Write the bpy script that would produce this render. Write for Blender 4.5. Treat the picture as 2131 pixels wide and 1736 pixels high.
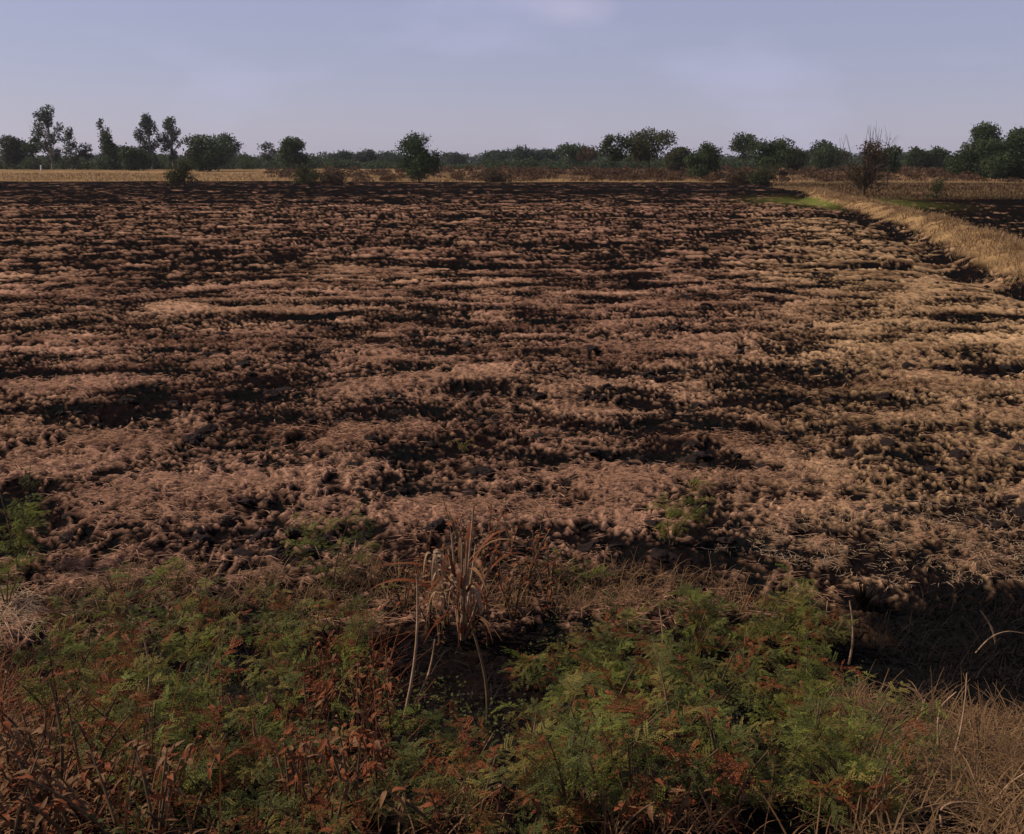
import bpy, math, random
import numpy as np
from mathutils import Vector, Matrix

scene = bpy.context.scene
for o in list(bpy.data.objects):
    bpy.data.objects.remove(o)
C = scene.collection
RNG = np.random.default_rng(11)
random.seed(5)

# ------------------------------------------------------------------ camera
W, H, F = 1024, 834, 983.0
CAM_Z = 3.0
HORIZON = 163.0
PITCH = math.atan((H / 2 - HORIZON) / F)
cam_d = bpy.data.cameras.new('camera')
cam_d.sensor_width = 36.0
cam_d.lens = F / W * 36.0
cam_d.clip_start = 0.05
cam_d.clip_end = 20000
cam = bpy.data.objects.new('camera', cam_d)
cam.location = (0, 0, CAM_Z)
cam.rotation_euler = (math.pi / 2 - PITCH, 0, 0)
C.objects.link(cam)
scene.camera = cam

# ------------------------------------------------------------------ sky, sun, exposure
SUN_EL, SUN_AZ = 42.0, -80.0         # azimuth clockwise from the view direction (+Y): from the left
world = bpy.data.worlds.new('World')
scene.world = world
world.use_nodes = True
nt = world.node_tree
nt.nodes.clear()
w_out = nt.nodes.new('ShaderNodeOutputWorld')
w_bg = nt.nodes.new('ShaderNodeBackground')
w_sky = nt.nodes.new('ShaderNodeTexSky')
w_sky.sky_type = 'NISHITA'
w_sky.sun_disc = False
w_sky.sun_elevation = math.radians(SUN_EL)
w_sky.sun_rotation = math.radians(SUN_AZ)
w_sky.altitude = 0
w_sky.air_density = 1.0
w_sky.dust_density = 0.6
w_sky.ozone_density = 1.5
w_mul = nt.nodes.new('ShaderNodeMix')
w_mul.data_type = 'RGBA'; w_mul.blend_type = 'MULTIPLY'
w_mul.inputs[0].default_value = 1.0
w_mul.inputs[7].default_value = (1.0, 0.90, 1.0, 1)
w_cloud = nt.nodes.new('ShaderNodeMix')
w_cloud.data_type = 'RGBA'
w_cloud.inputs[7].default_value = (10.0, 9.9, 14.6, 1)
w_tc = nt.nodes.new('ShaderNodeTexCoord')
w_map = nt.nodes.new('ShaderNodeMapping')
w_map.inputs['Scale'].default_value = (3.2, 3.2, 8.0)
w_map.inputs['Location'].default_value = (0.35, 0.1, 0.2)
w_n = nt.nodes.new('ShaderNodeTexNoise')
w_n.inputs['Scale'].default_value = 1.3
w_n.inputs['Detail'].default_value = 6
w_r = nt.nodes.new('ShaderNodeMapRange')
w_r.inputs[1].default_value = 0.52; w_r.inputs[2].default_value = 0.85
w_r.inputs[3].default_value = 0.40; w_r.inputs[4].default_value = 0.70
L = nt.links.new
L(w_tc.outputs['Generated'], w_map.inputs[0]); L(w_map.outputs[0], w_n.inputs['Vector'])
L(w_n.outputs[0], w_r.inputs[0])
L(w_sky.outputs[0], w_mul.inputs[6]); L(w_mul.outputs[2], w_cloud.inputs[6])
L(w_r.outputs[0], w_cloud.inputs[0])
# one small faint cloud high in the middle of the view
CLOUD = (0.056, 0.988, 0.140)
w_cm = nt.nodes.new('ShaderNodeMapping'); w_cm.vector_type = 'TEXTURE'
w_cm.inputs['Location'].default_value = CLOUD
w_cm.inputs['Scale'].default_value = (0.055, 0.075, 0.020)
w_len = nt.nodes.new('ShaderNodeVectorMath'); w_len.operation = 'LENGTH'
w_cn = nt.nodes.new('ShaderNodeTexNoise'); w_cn.inputs['Scale'].default_value = 22; w_cn.inputs['Detail'].default_value = 5
w_add = nt.nodes.new('ShaderNodeMath'); w_add.operation = 'ADD'
w_cr = nt.nodes.new('ShaderNodeMapRange')
w_cr.inputs[1].default_value = 1.45; w_cr.inputs[2].default_value = 0.55; w_cr.inputs[3].default_value = 0.0; w_cr.inputs[4].default_value = 0.32
w_cc = nt.nodes.new('ShaderNodeMix'); w_cc.data_type = 'RGBA'; w_cc.inputs[7].default_value = (11.5, 10.2, 13.0, 1)
L(w_tc.outputs['Generated'], w_cm.inputs[0]); L(w_cm.outputs[0], w_len.inputs[0]); L(w_tc.outputs['Generated'], w_cn.inputs['Vector'])
L(w_len.outputs['Value'], w_add.inputs[0]); L(w_cn.outputs[0], w_add.inputs[1]); L(w_add.outputs[0], w_cr.inputs[0])
L(w_cr.outputs[0], w_cc.inputs[0]); L(w_cloud.outputs[2], w_cc.inputs[6]); L(w_cc.outputs[2], w_bg.inputs[0])
w_bg.inputs[1].default_value = 0.0515
L(w_bg.outputs[0], w_out.inputs[0])

sun_d = bpy.data.lights.new('sun', 'SUN')
sun_d.energy = 5.0
sun_d.angle = math.radians(0.6)
sun_d.color = (1.0, 0.88, 0.74)
sun = bpy.data.objects.new('sun', sun_d)
az, el = math.radians(SUN_AZ), math.radians(SUN_EL)
sun_dir = Vector((math.sin(az) * math.cos(el), math.cos(az) * math.cos(el), math.sin(el)))
sun.rotation_euler = sun_dir.to_track_quat('Z', 'Y').to_euler()
C.objects.link(sun)

scene.render.engine = 'CYCLES'
scene.view_settings.view_transform = 'Standard'
scene.view_settings.look = 'None'
scene.view_settings.gamma = 1.0
scene.view_settings.use_curve_mapping = False
scene.view_settings.exposure = 0.20
scene.cycles.max_bounces = 6
scene.cycles.diffuse_bounces = 2
scene.cycles.transparent_max_bounces = 8
scene.cycles.filter_width = 1.5

# ------------------------------------------------------------------ helpers
def smooth(a, b, x):
    t = np.clip((x - a) / (b - a), 0, 1)
    return t * t * (3 - 2 * t)

def _hash(ix, iy, seed):
    h = (ix.astype(np.int64) * 374761393 + iy.astype(np.int64) * 668265263 + seed * 1442695041) & 0xFFFFFFFF
    h = ((h ^ (h >> 13)) * 1274126177) & 0xFFFFFFFF
    h = ((h ^ (h >> 16)) * 2246822519) & 0xFFFFFFFF
    return ((h ^ (h >> 15)) & 0xFFFF) / 65536.0

def perlin(x, y, seed=0):
    x = np.asarray(x, float); y = np.asarray(y, float)
    ix, iy = np.floor(x), np.floor(y)
    fx, fy = x - ix, y - iy
    u = fx * fx * fx * (fx * (fx * 6 - 15) + 10)
    v = fy * fy * fy * (fy * (fy * 6 - 15) + 10)
    def g(dx, dy):
        a = _hash(ix + dx, iy + dy, seed) * 2 * np.pi
        return np.cos(a) * (fx - dx) + np.sin(a) * (fy - dy)
    n = (g(0, 0) * (1 - u) + g(1, 0) * u) * (1 - v) + (g(0, 1) * (1 - u) + g(1, 1) * u) * v
    return n * 1.4

def fbm(x, y, seed=0, oct=3, gain=0.5):
    s, a = 0.0, 1.0
    for k in range(oct):
        s = s + a * perlin(x * 2 ** k, y * 2 ** k, seed + 17 * k)
        a *= gain
    return s

def build_mesh(name, verts, faces, smooth_shade=False):
    """verts (N,3), faces: one (M,k) array or a list of such arrays with different k"""
    me = bpy.data.meshes.new(name)
    if not isinstance(faces, list):
        faces = [faces]
    faces = [np.asarray(f, np.int32) for f in faces if len(f)]
    verts = np.asarray(verts, np.float32)
    me.vertices.add(len(verts))
    me.vertices.foreach_set('co', verts.ravel())
    nl = sum(f.size for f in faces)
    npol = sum(len(f) for f in faces)
    me.loops.add(nl); me.polygons.add(npol)
    me.loops.foreach_set('vertex_index', np.concatenate([f.ravel() for f in faces]))
    tot = np.concatenate([np.full(len(f), f.shape[1], np.int32) for f in faces])
    start = np.concatenate([[0], np.cumsum(tot)[:-1]]).astype(np.int32)
    me.polygons.foreach_set('loop_start', start)
    if smooth_shade:
        me.polygons.foreach_set('use_smooth', np.ones(npol, bool))
    me.update(calc_edges=True)
    return me

def obj(name, me, mat=None, parent=None, loc=None, rot=None, scale=None):
    o = bpy.data.objects.new(name, me)
    if mat is not None and me is not None and len(me.materials) == 0:
        me.materials.append(mat)
    if parent is not None:
        o.parent = parent
    if loc is not None: o.location = loc
    if rot is not None: o.rotation_euler = rot
    if scale is not None: o.scale = scale
    C.objects.link(o)
    return o

def thing(name, label, cat, loc=(0, 0, 0), rotz=0.0, group=None):
    o = obj(name, None, loc=loc, rot=(0, 0, rotz))
    o['label'] = label; o['category'] = cat
    if group: o['group'] = group
    return o

class MB:
    """collects tubes and quads into one mesh"""
    def __init__(s): s.v = []; s.q = []; s.t = []; s.n = 0
    def add(s, v, q=None, t=None):
        v = np.asarray(v, float).reshape(-1, 3)
        if q is not None and len(q): s.q.append(np.asarray(q, int).reshape(-1, 4) + s.n)
        if t is not None and len(t): s.t.append(np.asarray(t, int).reshape(-1, 3) + s.n)
        s.v.append(v); s.n += len(v)
    def tube(s, pts, rad, k=5):
        pts = np.asarray(pts, float); rad = np.asarray(rad, float)
        d = np.gradient(pts, axis=0)
        d /= np.linalg.norm(d, axis=1)[:, None] + 1e-9
        ref = np.where(np.abs(d[:, 2:3]) > 0.9, [[1., 0, 0]], [[0, 0, 1.]])
        a = np.cross(d, ref); a /= np.linalg.norm(a, axis=1)[:, None] + 1e-9
        b = np.cross(d, a)
        ang = np.arange(k) / k * 2 * np.pi
        ring = pts[:, None] + rad[:, None, None] * (a[:, None] * np.cos(ang)[None, :, None] + b[:, None] * np.sin(ang)[None, :, None])
        n = len(pts)
        i = np.arange(n - 1)[:, None] * k; j = np.arange(k)[None]; j2 = (j + 1) % k
        q = np.stack([i + j, i + j2, i + k + j2, i + k + j], -1)
        s.add(ring, q)
    def mesh(s, name, smooth_shade=False):
        f = []
        if s.q: f.append(np.concatenate(s.q))
        if s.t: f.append(np.concatenate(s.t))
        return build_mesh(name, np.concatenate(s.v), f, smooth_shade)

def leaf_quads(p, size, rng, flat=0.0):
    """(N,3) points -> randomly turned diamond quads"""
    n = len(p)
    a = rng.normal(size=(n, 3)); a[:, 2] *= (1 - flat); a /= np.linalg.norm(a, axis=1)[:, None]
    b = rng.normal(size=(n, 3)); b[:, 2] *= (1 - flat)
    b -= a * (a * b).sum(1)[:, None]; b /= np.linalg.norm(b, axis=1)[:, None] + 1e-9
    s = size * rng.uniform(0.6, 1.35, n)[:, None]
    w = s * rng.uniform(0.45, 0.8, n)[:, None]
    v = np.stack([p + a * s, p + b * w, p - a * s, p - b * w], 1).reshape(-1, 3)
    q = np.arange(n * 4).reshape(-1, 4)
    return v, q

# ------------------------------------------------------------------ materials
def new_mat(name):
    m = bpy.data.materials.new(name); m.use_nodes = True
    n = m.node_tree.nodes
    b = n['Principled BSDF']
    b.inputs['Roughness'].default_value = 0.85
    b.inputs['Specular IOR Level'].default_value = 0.06
    return m, m.node_tree, b

def leaf_mat(name, c1, c2, c3=None, trans=0.3, scale=0.6, rough=0.6):
    """per-leaf colour from Random Per Island, clump drift from object-space noise"""
    m, t, b = new_mat(name)
    b.inputs['Roughness'].default_value = rough
    geo = t.nodes.new('ShaderNodeNewGeometry')
    r = t.nodes.new('ShaderNodeValToRGB')
    r.color_ramp.elements[0].color = (*c1, 1); r.color_ramp.elements[1].color = (*c2, 1)
    if c3:
        e = r.color_ramp.elements.new(0.93); e.color = (*c3, 1)
        r.color_ramp.elements[1].position = 0.80 if False else r.color_ramp.elements[1].position
    tc = t.nodes.new('ShaderNodeTexCoord')
    nz = t.nodes.new('ShaderNodeTexNoise'); nz.inputs['Scale'].default_value = scale; nz.inputs['Detail'].default_value = 3
    t.links.new(tc.outputs['Object'], nz.inputs['Vector'])
    add = t.nodes.new('ShaderNodeMath'); add.operation = 'MULTIPLY_ADD'
    add.inputs[1].default_value = 0.5
    t.links.new(geo.outputs['Random Per Island'], add.inputs[0])
    mr = t.nodes.new('ShaderNodeMapRange'); mr.inputs[1].default_value = 0.3; mr.inputs[2].default_value = 0.7
    mr.inputs[3].default_value = 0.0; mr.inputs[4].default_value = 0.5
    t.links.new(nz.outputs[0], mr.inputs[0]); t.links.new(mr.outputs[0], add.inputs[2])
    t.links.new(add.outputs[0], r.inputs[0])
    t.links.new(r.outputs[0], b.inputs['Base Color'])
    if trans > 0:
        tr = t.nodes.new('ShaderNodeBsdfTranslucent')
        mx = t.nodes.new('ShaderNodeMixShader'); mx.inputs[0].default_value = trans
        t.links.new(r.outputs[0], tr.inputs[0])
        t.links.new(b.outputs[0], mx.inputs[1]); t.links.new(tr.outputs[0], mx.inputs[2])
        t.links.new(mx.outputs[0], t.nodes['Material Output'].inputs[0])
    return m

def bark_mat(name, c1, c2, scale=8):
    m, t, b = new_mat(name)
    tc = t.nodes.new('ShaderNodeTexCoord')
    nz = t.nodes.new('ShaderNodeTexNoise'); nz.inputs['Scale'].default_value = scale; nz.inputs['Detail'].default_value = 5
    r = t.nodes.new('ShaderNodeValToRGB')
    r.color_ramp.elements[0].color = (*c1, 1); r.color_ramp.elements[1].color = (*c2, 1)
    r.color_ramp.elements[0].position = 0.3; r.color_ramp.elements[1].position = 0.7
    t.links.new(tc.outputs['Object'], nz.inputs['Vector']); t.links.new(nz.outputs[0], r.inputs[0])
    t.links.new(r.outputs[0], b.inputs['Base Color'])
    return m

M = {}
M['bark'] = bark_mat('bark', (0.035, 0.027, 0.022), (0.09, 0.07, 0.055), 3)
M['pale_bark'] = bark_mat('pale_bark', (0.12, 0.10, 0.085), (0.24, 0.20, 0.17), 2)
M['dark_green'] = leaf_mat('dark_green_leaves', (0.022, 0.036, 0.016), (0.066, 0.085, 0.034), scale=0.5)
M['grey_green'] = leaf_mat('grey_green_leaves', (0.032, 0.042, 0.030), (0.078, 0.088, 0.060), scale=0.5)
M['olive'] = leaf_mat('olive_leaves', (0.030, 0.036, 0.014), (0.075, 0.070, 0.030), scale=0.6)
M['brown_leaf'] = leaf_mat('brown_leaves', (0.035, 0.024, 0.014), (0.095, 0.062, 0.034), scale=0.8)
M['haze_green'] = leaf_mat('haze_tinted_far_leaves', (0.030, 0.044, 0.034), (0.066, 0.082, 0.058), scale=0.05)  # far foliage tinted bluish, distance haze put into the leaf colour
M['weed_dark'] = leaf_mat('dull_weed_leaves', (0.026, 0.034, 0.010), (0.115, 0.115, 0.034), trans=0.35, scale=4)
M['weed_green'] = leaf_mat('green_weed_leaves', (0.050, 0.066, 0.013), (0.200, 0.205, 0.042), trans=0.4, scale=4)
M['weed_yellow'] = leaf_mat('yellowing_weed_leaves', (0.085, 0.078, 0.018), (0.230, 0.175, 0.048), trans=0.4, scale=4)
M['weed_red'] = leaf_mat('russet_dead_leaves', (0.065, 0.019, 0.008), (0.225, 0.070, 0.027), trans=0.25, scale=5)
M['dead'] = leaf_mat('dead_brown_leaves', (0.060, 0.030, 0.014), (0.210, 0.108, 0.050), trans=0.2, scale=5)
M['straw'] = leaf_mat('straw', (0.09, 0.046, 0.027), (0.38, 0.205, 0.118), trans=0.15, scale=0.9)
M['gold_grass'] = leaf_mat('golden_dry_grass', (0.13, 0.078, 0.036), (0.34, 0.215, 0.108), trans=0.25, scale=0.5)
M['tan_grass'] = leaf_mat('tan_dry_grass', (0.060, 0.033, 0.015), (0.23, 0.135, 0.065), trans=0.25, scale=2)
M['char_shade_grass'] = leaf_mat('charred_grass', (0.003, 0.0022, 0.0018), (0.012, 0.007, 0.005), trans=0.1, scale=2)  # burnt grass; also darkens the litter below the weeds as painted shade
M['scrub_brown'] = leaf_mat('dry_scrub_leaves', (0.040, 0.023, 0.012), (0.125, 0.068, 0.034), trans=0.2, scale=0.1)
M['stem'] = bark_mat('weed_stem', (0.055, 0.035, 0.020), (0.13, 0.085, 0.045), 20)
M['pale_stalk'] = bark_mat('pale_dry_stalk', (0.16, 0.095, 0.055), (0.36, 0.23, 0.14), 15)
M['plume'] = leaf_mat('pale_plume', (0.17, 0.105, 0.060), (0.40, 0.265, 0.160), trans=0.3, scale=6)
M['pale_straw'] = leaf_mat('pale_straw', (0.19, 0.120, 0.070), (0.44, 0.300, 0.185), trans=0.2, scale=5)
M['clod'] = bark_mat('dark_clod', (0.006, 0.004, 0.0036), (0.022, 0.014, 0.011), 9)
M['post'] = bark_mat('pale_post', (0.35, 0.33, 0.31), (0.55, 0.53, 0.50), 4)

# ------------------------------------------------------------------ pixel <-> place (K: coordinates measured on a 2131 px wide view)
K = 1024 / 2131.0
def ang(py): return PITCH + math.atan((py * K - H / 2) / F)
def ray(px, py):
    x, y = (px * K - W / 2) / F, -(py * K - H / 2) / F
    d = Vector((x, math.cos(PITCH) + y * math.sin(PITCH), -math.sin(PITCH) + y * math.cos(PITCH)))
    return d
def x_at(px, Y, z=0.0):
    depth = Y * math.cos(PITCH) + (CAM_Z - z) * math.sin(PITCH)
    return (px * K - W / 2) / F * depth
def z_at(py, Y): return CAM_Z - Y * math.tan(ang(py))

# ------------------------------------------------------------------ the lie of the land
BERM = np.array([(34.5, 125.0), (30.5, 100.0), (22.8, 64.5), (19.2, 46.0), (15.9, 33.5), (14.6, 27.2), (13.4, 21), (12.6, 14.5), (12.5, 8.0), (13, -10)])
def berm_dist(x, y):
    """signed distance to the ridge line (negative: field side)"""
    cx = np.interp(y, BERM[::-1, 1], BERM[::-1, 0])
    cx = cx + 0.5 * perlin(y * 0.13, y * 0 + 3.3, 91)
    cx = cx + 1.1 * perlin(y * 0.05, y * 0 + 1.7, 92)
    return (x - cx) * 0.97 / (1 + 0.35 * perlin(y * 0.11, y * 0 + 5.1, 93))

def bank_edge(x):
    return 5.9 + 0.5 * perlin(x * 0.35, x * 0 + 7.1, 31) - 0.25 * smooth(1.0, 4.0, x)

def base_h(x, y):
    x = np.asarray(x, float); y = np.asarray(y, float)
    e = bank_edge(x)
    z = 1.15 * (1 - smooth(0.25, 1.0, y / e)) 
    z = z - 0.03 * np.exp(-((y - e - 0.25) / 0.6) ** 2)                    # shallow ditch at the foot of the bank
    far = smooth(150, 330, y)
    z = z + 0.9 * far
    d = berm_dist(x, y)
    on = 1 - smooth(95, 128, y)
    z = z + on * (0.50 * np.exp(-(d / 1.15) ** 2) - 0.20 * np.exp(-((d + 2.0) / 0.9) ** 2))
    # furrows left by the plough, running across the view
    for (fy, amp, wid, tilt, sd) in FURROWS:
        yy = fy + tilt * x + 0.35 * wid * perlin(x / (6 * wid), x * 0 + sd, sd)
        k = smooth(-0.35, 0.25, perlin(x / (9 * wid), x * 0 + 5.5, sd + 3) + 0.15)
        z = z - amp * k * np.exp(-((y - yy) / wid) ** 2) * (d < -2)
    return z

FURROWS = [(14.2, 0.05, 0.30, 0.012, 3), (19.5, 0.06, 0.35, 0.01, 8), (29.0, 0.14, 0.5, 0.02, 13),
           (38.0, 0.18, 0.5, 0.0, 17), (58.0, 0.42, 1.3, 0.03, 21), (80.0, 0.4, 1.5, 0.03, 25), (108.0, 0.6, 3.0, 0.05, 29), (129.0, 0.6, 3.0, 0.05, 35)]

def hit(px, py, lift=0.0):
    """where the sight line through a picture point meets the land"""
    d = ray(px, py)
    t = 1.0
    p = Vector((0, 0, CAM_Z))
    for _ in range(400):
        q = p + d * t
        h = float(base_h(q.x, q.y)) + lift
        if q.z <= h + 0.003: break
        t += max(0.01, (q.z - h) * 0.35)
    return p + d * t

def f_near(r):
    return 1 - smooth(22, 40, r)

def clods(x, y):
    """height of the turned soil and straw, and a 0..1 measure of the straw lying on it"""
    r = np.hypot(x, y)
    wx = x + 0.12 * perlin(x * 1.7, y * 1.7, 41) + 0.06 * perlin(x * 4.3, y * 4.3, 43); wy = y + 0.12 * perlin(x * 1.7 + 9, y * 1.7, 42) + 0.06 * perlin(x * 4.3 + 5, y * 4.3, 44)
    n1 = perlin(wx * 0.80, wy * 1.30, 51)
    n2 = perlin(wx * 1.6, wy * 2.7, 52)
    n3 = perlin(wx * 2.7, wy * 2.5, 53)
    n4 = perlin(wx * 5.6, wy * 4.6, 54)
    n5 = perlin(wx * 19, wy * 21, 55)
    rid2 = 1 - 2 * np.abs(n2)
    web3, web4 = 1 - 2.6 * np.abs(n3), 1 - 2.3 * np.abs(n4)
    web = np.maximum(web3, 0.85 * web4 * f_near(r) + (1 - f_near(r)) * web3)
    f1, f2, f3, f4 = (1 - smooth(140, 200, r)), (1 - smooth(60, 110, r)), (1 - smooth(30, 60, r)), (1 - smooth(20, 36, r))
    h = 0.050 * n1 * f1 + 0.020 * rid2 * f1 + 0.034 * np.clip(web, -0.6, 1) * f2 + 0.006 * n5 * f4
    big = fbm(x * 0.14, y * 0.40, 61, 3)                                   # broad drifts of straw
    mid = fbm(x * 0.75, y * 1.15, 62, 2)
    streak = fbm(x * 0.20, y * 1.30, 63, 2)                                # drawn out along the furrows
    far_k = smooth(25, 70, r)
    s = -0.055 - 0.035 * (1 - smooth(9, 14, r)) - 0.03 * smooth(22, 50, r) + 0.22 * big + (0.36 + 0.02 * far_k) * mid + (0.06 + 0.06 * far_k) * streak + 0.26 * far_k * perlin(x * 0.85, y * 0.42, 66) + 0.20 * perlin(x * 0.55, y * 0.8, 64) + 0.66 * (web - 0.25) * f2 + (0.10 + 0.26 * far_k) * (rid2 - 0.3) + 0.40 * n5 * f4 + 0.08 * n1
    return h, s

def burnt_patch(x, y):
    """charred hollow beside the weeds on the right"""
    cx, cy = BURN_C
    a = (x - cx) / 1.55; b = (y - cy - 0.10 * (x - cx)) / 0.98
    n = 0.20 * perlin(x * 1.6, y * 1.6, 71) + 0.06 * perlin(x * 5, y * 5, 72)
    return 1 - smooth(0.75, 1.1, np.sqrt(a * a + b * b) + n)

_g = hit(1745, 407); GREEN_C = (_g.x, _g.y)
BURN_C = (3.45, 5.80)

def land(x, y):
    """full height, colour of what lies on the ground, and straw measure"""
    x = np.asarray(x, float); y = np.asarray(y, float)
    r = np.hypot(x, y)
    z = base_h(x, y)
    h, s = clods(x, y)
    e = bank_edge(x) + 0.25 * perlin(x * 1.1, y * 1.1, 33)
    d = berm_dist(x, y)
    bank = 1 - smooth(-0.25, 0.35, y - e)
    on_berm = (1 - smooth(0.85, 1.35, np.abs(d) + 0.3 * perlin(x * 0.5, y * 0.5, 77))) * (1 - smooth(95, 130, y))
    edge_y = 163 + 0.02 * x + 10 * smooth(0, -40, x) + 6 * perlin(x * 0.02, y * 0, 79) + 3 * perlin(x * 0.11, y * 0.1, 80)
    far = smooth(-4, 4, y - edge_y)
    right = smooth(0.8, 1.8, d) * (1 - far)
    ditch = np.exp(-((d + 1.9) / 0.75) ** 2) * (1 - smooth(110, 130, y))
    bp = burnt_patch(x, y)
    # bare margin right of the field where the straw is thicker and yellower
    warm = smooth(-9, -4.5, d) * (1 - smooth(-3.0, -2.0, d)) * (1 - smooth(45, 75, y))
    side = smooth(0.12, 0.42, x / np.maximum(y, 1)) * (1 - smooth(40, 80, y)) * (y > 0)
    s = s + 0.07 * warm + 0.05 * side - 0.50 * ditch * smooth(-0.35, 0.2, perlin(x * 0.35, y * 0.35, 98)) - 0.30 * right - 0.02 * smooth(85, 128, y) * (1 - far)
    s = s - 0.35 * smooth(70, 60, y) * 0
    for (fy, amp, wid, tilt, sd) in FURROWS:
        k = smooth(-0.35, 0.25, perlin(x / (9 * wid), x * 0 + 5.5, sd + 3) + 0.15)
        s = s - (0.35 + 0.4 * smooth(20, 40, y)) * k * np.exp(-((y - fy - tilt * x) / (wid * 0.9)) ** 2)
    cover = smooth(0.12, 0.58, s)
    soil_n = 0.9 + 0.6 * perlin(x * 1.3, y * 1.3, 81)
    soil = np.stack([0.0056 * soil_n, 0.0034 * soil_n, 0.0030 * soil_n], -1)
    tone = np.clip(0.5 + 0.55 * fbm(x * 0.35, y * 0.8, 82, 3) + 0.25 * perlin(x * 7, y * 8, 83) * (r < 40), 0, 1)[..., None]
    st = np.array([0.078, 0.038, 0.024]) * (1 - tone) + np.array([0.335, 0.185, 0.118]) * tone
    wy = np.clip(0.6 * warm + 0.75 * side + 0.25 * smooth(-0.2, 0.5, fbm(x * 0.08, y * 0.2, 84, 2)), 0, 1)[..., None]
    st = st * (1 - wy) + st * np.array([1.22, 1.38, 1.14]) * wy
    col = soil * (1 - cover[..., None]) + st * cover[..., None]
    # dry plain beyond the field: gold strip, then brown scrubland
    fn = fbm(x * 0.02, y * 0.05, 85, 3)
    gold = np.array([0.225, 0.142, 0.066]) * (0.85 + 0.35 * fbm(x * 0.12, y * 0.12, 86, 2))[..., None]
    brown = np.array([0.095, 0.054, 0.030]) * (0.9 + 0.5 * fbm(x * 0.05, y * 0.08, 87, 2))[..., None]
    green = np.array([0.095, 0.095, 0.030])
    wg = smooth(60, 10, x * 0) * 0 + (1 - smooth(20, 60, x + 25 * fn))
    wg = np.clip(wg * (1 - smooth(250, 330, y + 30 * fn) * 0.3) * (1 - smooth(-25, 0, x) * smooth(172, 200, y + 20 * fn)) + 0.6 * smooth(-10, 10, x) * (1 - smooth(60, 80, x)) * (1 - smooth(165, 180, y)) + 0.35 * smooth(0.0, 0.4, fn) * smooth(20, 60, x), 0, 1)[..., None]
    plain = gold * wg + brown * (1 - wg)
    f_ = far[..., None]
    col = col * (1 - f_) + plain * f_
    # right of the ridge, a strip of dry grass and a little green between the burnt plot and the plain
    gs = (smooth(0.9, 1.6, d) * smooth(82, 96, y + 6 * fn) * (1 - far))[..., None]
    mixg = smooth(0.1, 0.6, perlin(x * 0.06, y * 0.09, 88) + 0.45)[..., None]
    col = col * (1 - gs) + ((gold * 0.35 + brown * 0.5) * (1 - mixg) + (green * 0.35 + brown * 0.55) * mixg) * gs
    gp = np.exp(-(((x - GREEN_C[0]) / 4.5) ** 2 + ((y - GREEN_C[1]) / 9) ** 2))[..., None] * 0.7
    col = col * (1 - gp) + np.array([0.14, 0.155, 0.035]) * gp
    ob = on_berm[..., None]
    col = col * (1 - ob) + np.array([0.26, 0.160, 0.074]) * (0.80 + 0.3 * perlin(x * 1.1, y * 1.1, 89))[..., None] * ob
    shaded_bank = np.array([0.006, 0.0038, 0.0026]) * (0.8 + 0.9 * np.abs(perlin(x * 6, y * 6, 90)))[..., None]  # bank soil near black: deep shade between the weeds put into its colour
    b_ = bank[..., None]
    col = col * (1 - b_) + shaded_bank * b_
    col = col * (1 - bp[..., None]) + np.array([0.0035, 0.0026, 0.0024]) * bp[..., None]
    amp = (1 - 0.35 * on_berm) * (1 - far * 0.9) * (1 - 0.5 * bank)
    amp = amp * (1 - 0.65 * bp) * (1 - 0.6 * np.exp(-((x - 3.45) / 2.2) ** 2 - ((y - 6.1) / 1.2) ** 2))
    z = z + h * amp * 1.25 + 0.022 * cover * (1 - bank) * (r < 80) - 0.05 * bp
    return z, np.clip(col, 0.004, 0.6), cover, dict(bank=bank, berm=on_berm, far=far, right=right, burn=bp, d=d, ditch=ditch)

# ------------------------------------------------------------------ ground sheets (one polar grid cut along the borders)
th_f = np.linspace(-41, 41, 880)
th_b = np.linspace(41, 319, 90)[1:-1]
TH = np.radians(np.concatenate([th_f, th_b]))
R = np.concatenate([np.linspace(0.3, 2.3, 12)[:-1], np.geomspace(2.3, 30, 640), np.geomspace(30, 200, 230)[1:], np.geomspace(200, 1500, 60)[1:]])
NT, NR = len(TH), len(R)
rr, tt = np.meshgrid(R, TH, indexing='ij')
gx, gy = rr * np.sin(tt), rr * np.cos(tt)
gz, gcol, gcover, info = land(gx.ravel(), gy.ravel())
gv = np.stack([gx.ravel(), gy.ravel(), gz], 1)
i = np.arange(NR - 1)[:, None] * NT; j = np.arange(NT)[None]; j2 = (j + 1) % NT
quads = np.stack([i + j, i + NT + j, i + NT + j2, i + j2], -1).reshape(-1, 4)[:, ::-1]
cap = np.arange(NT)[::-1]
kind = np.zeros(len(gv), np.int8)
kind[info['d'] > 0.9] = 3
kind[info['berm'] > 0.5] = 2
kind[info['far'] > 0.5] = 4
kind[info['bank'] > 0.5] = 1
fk = kind[quads[:, 0]]

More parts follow.
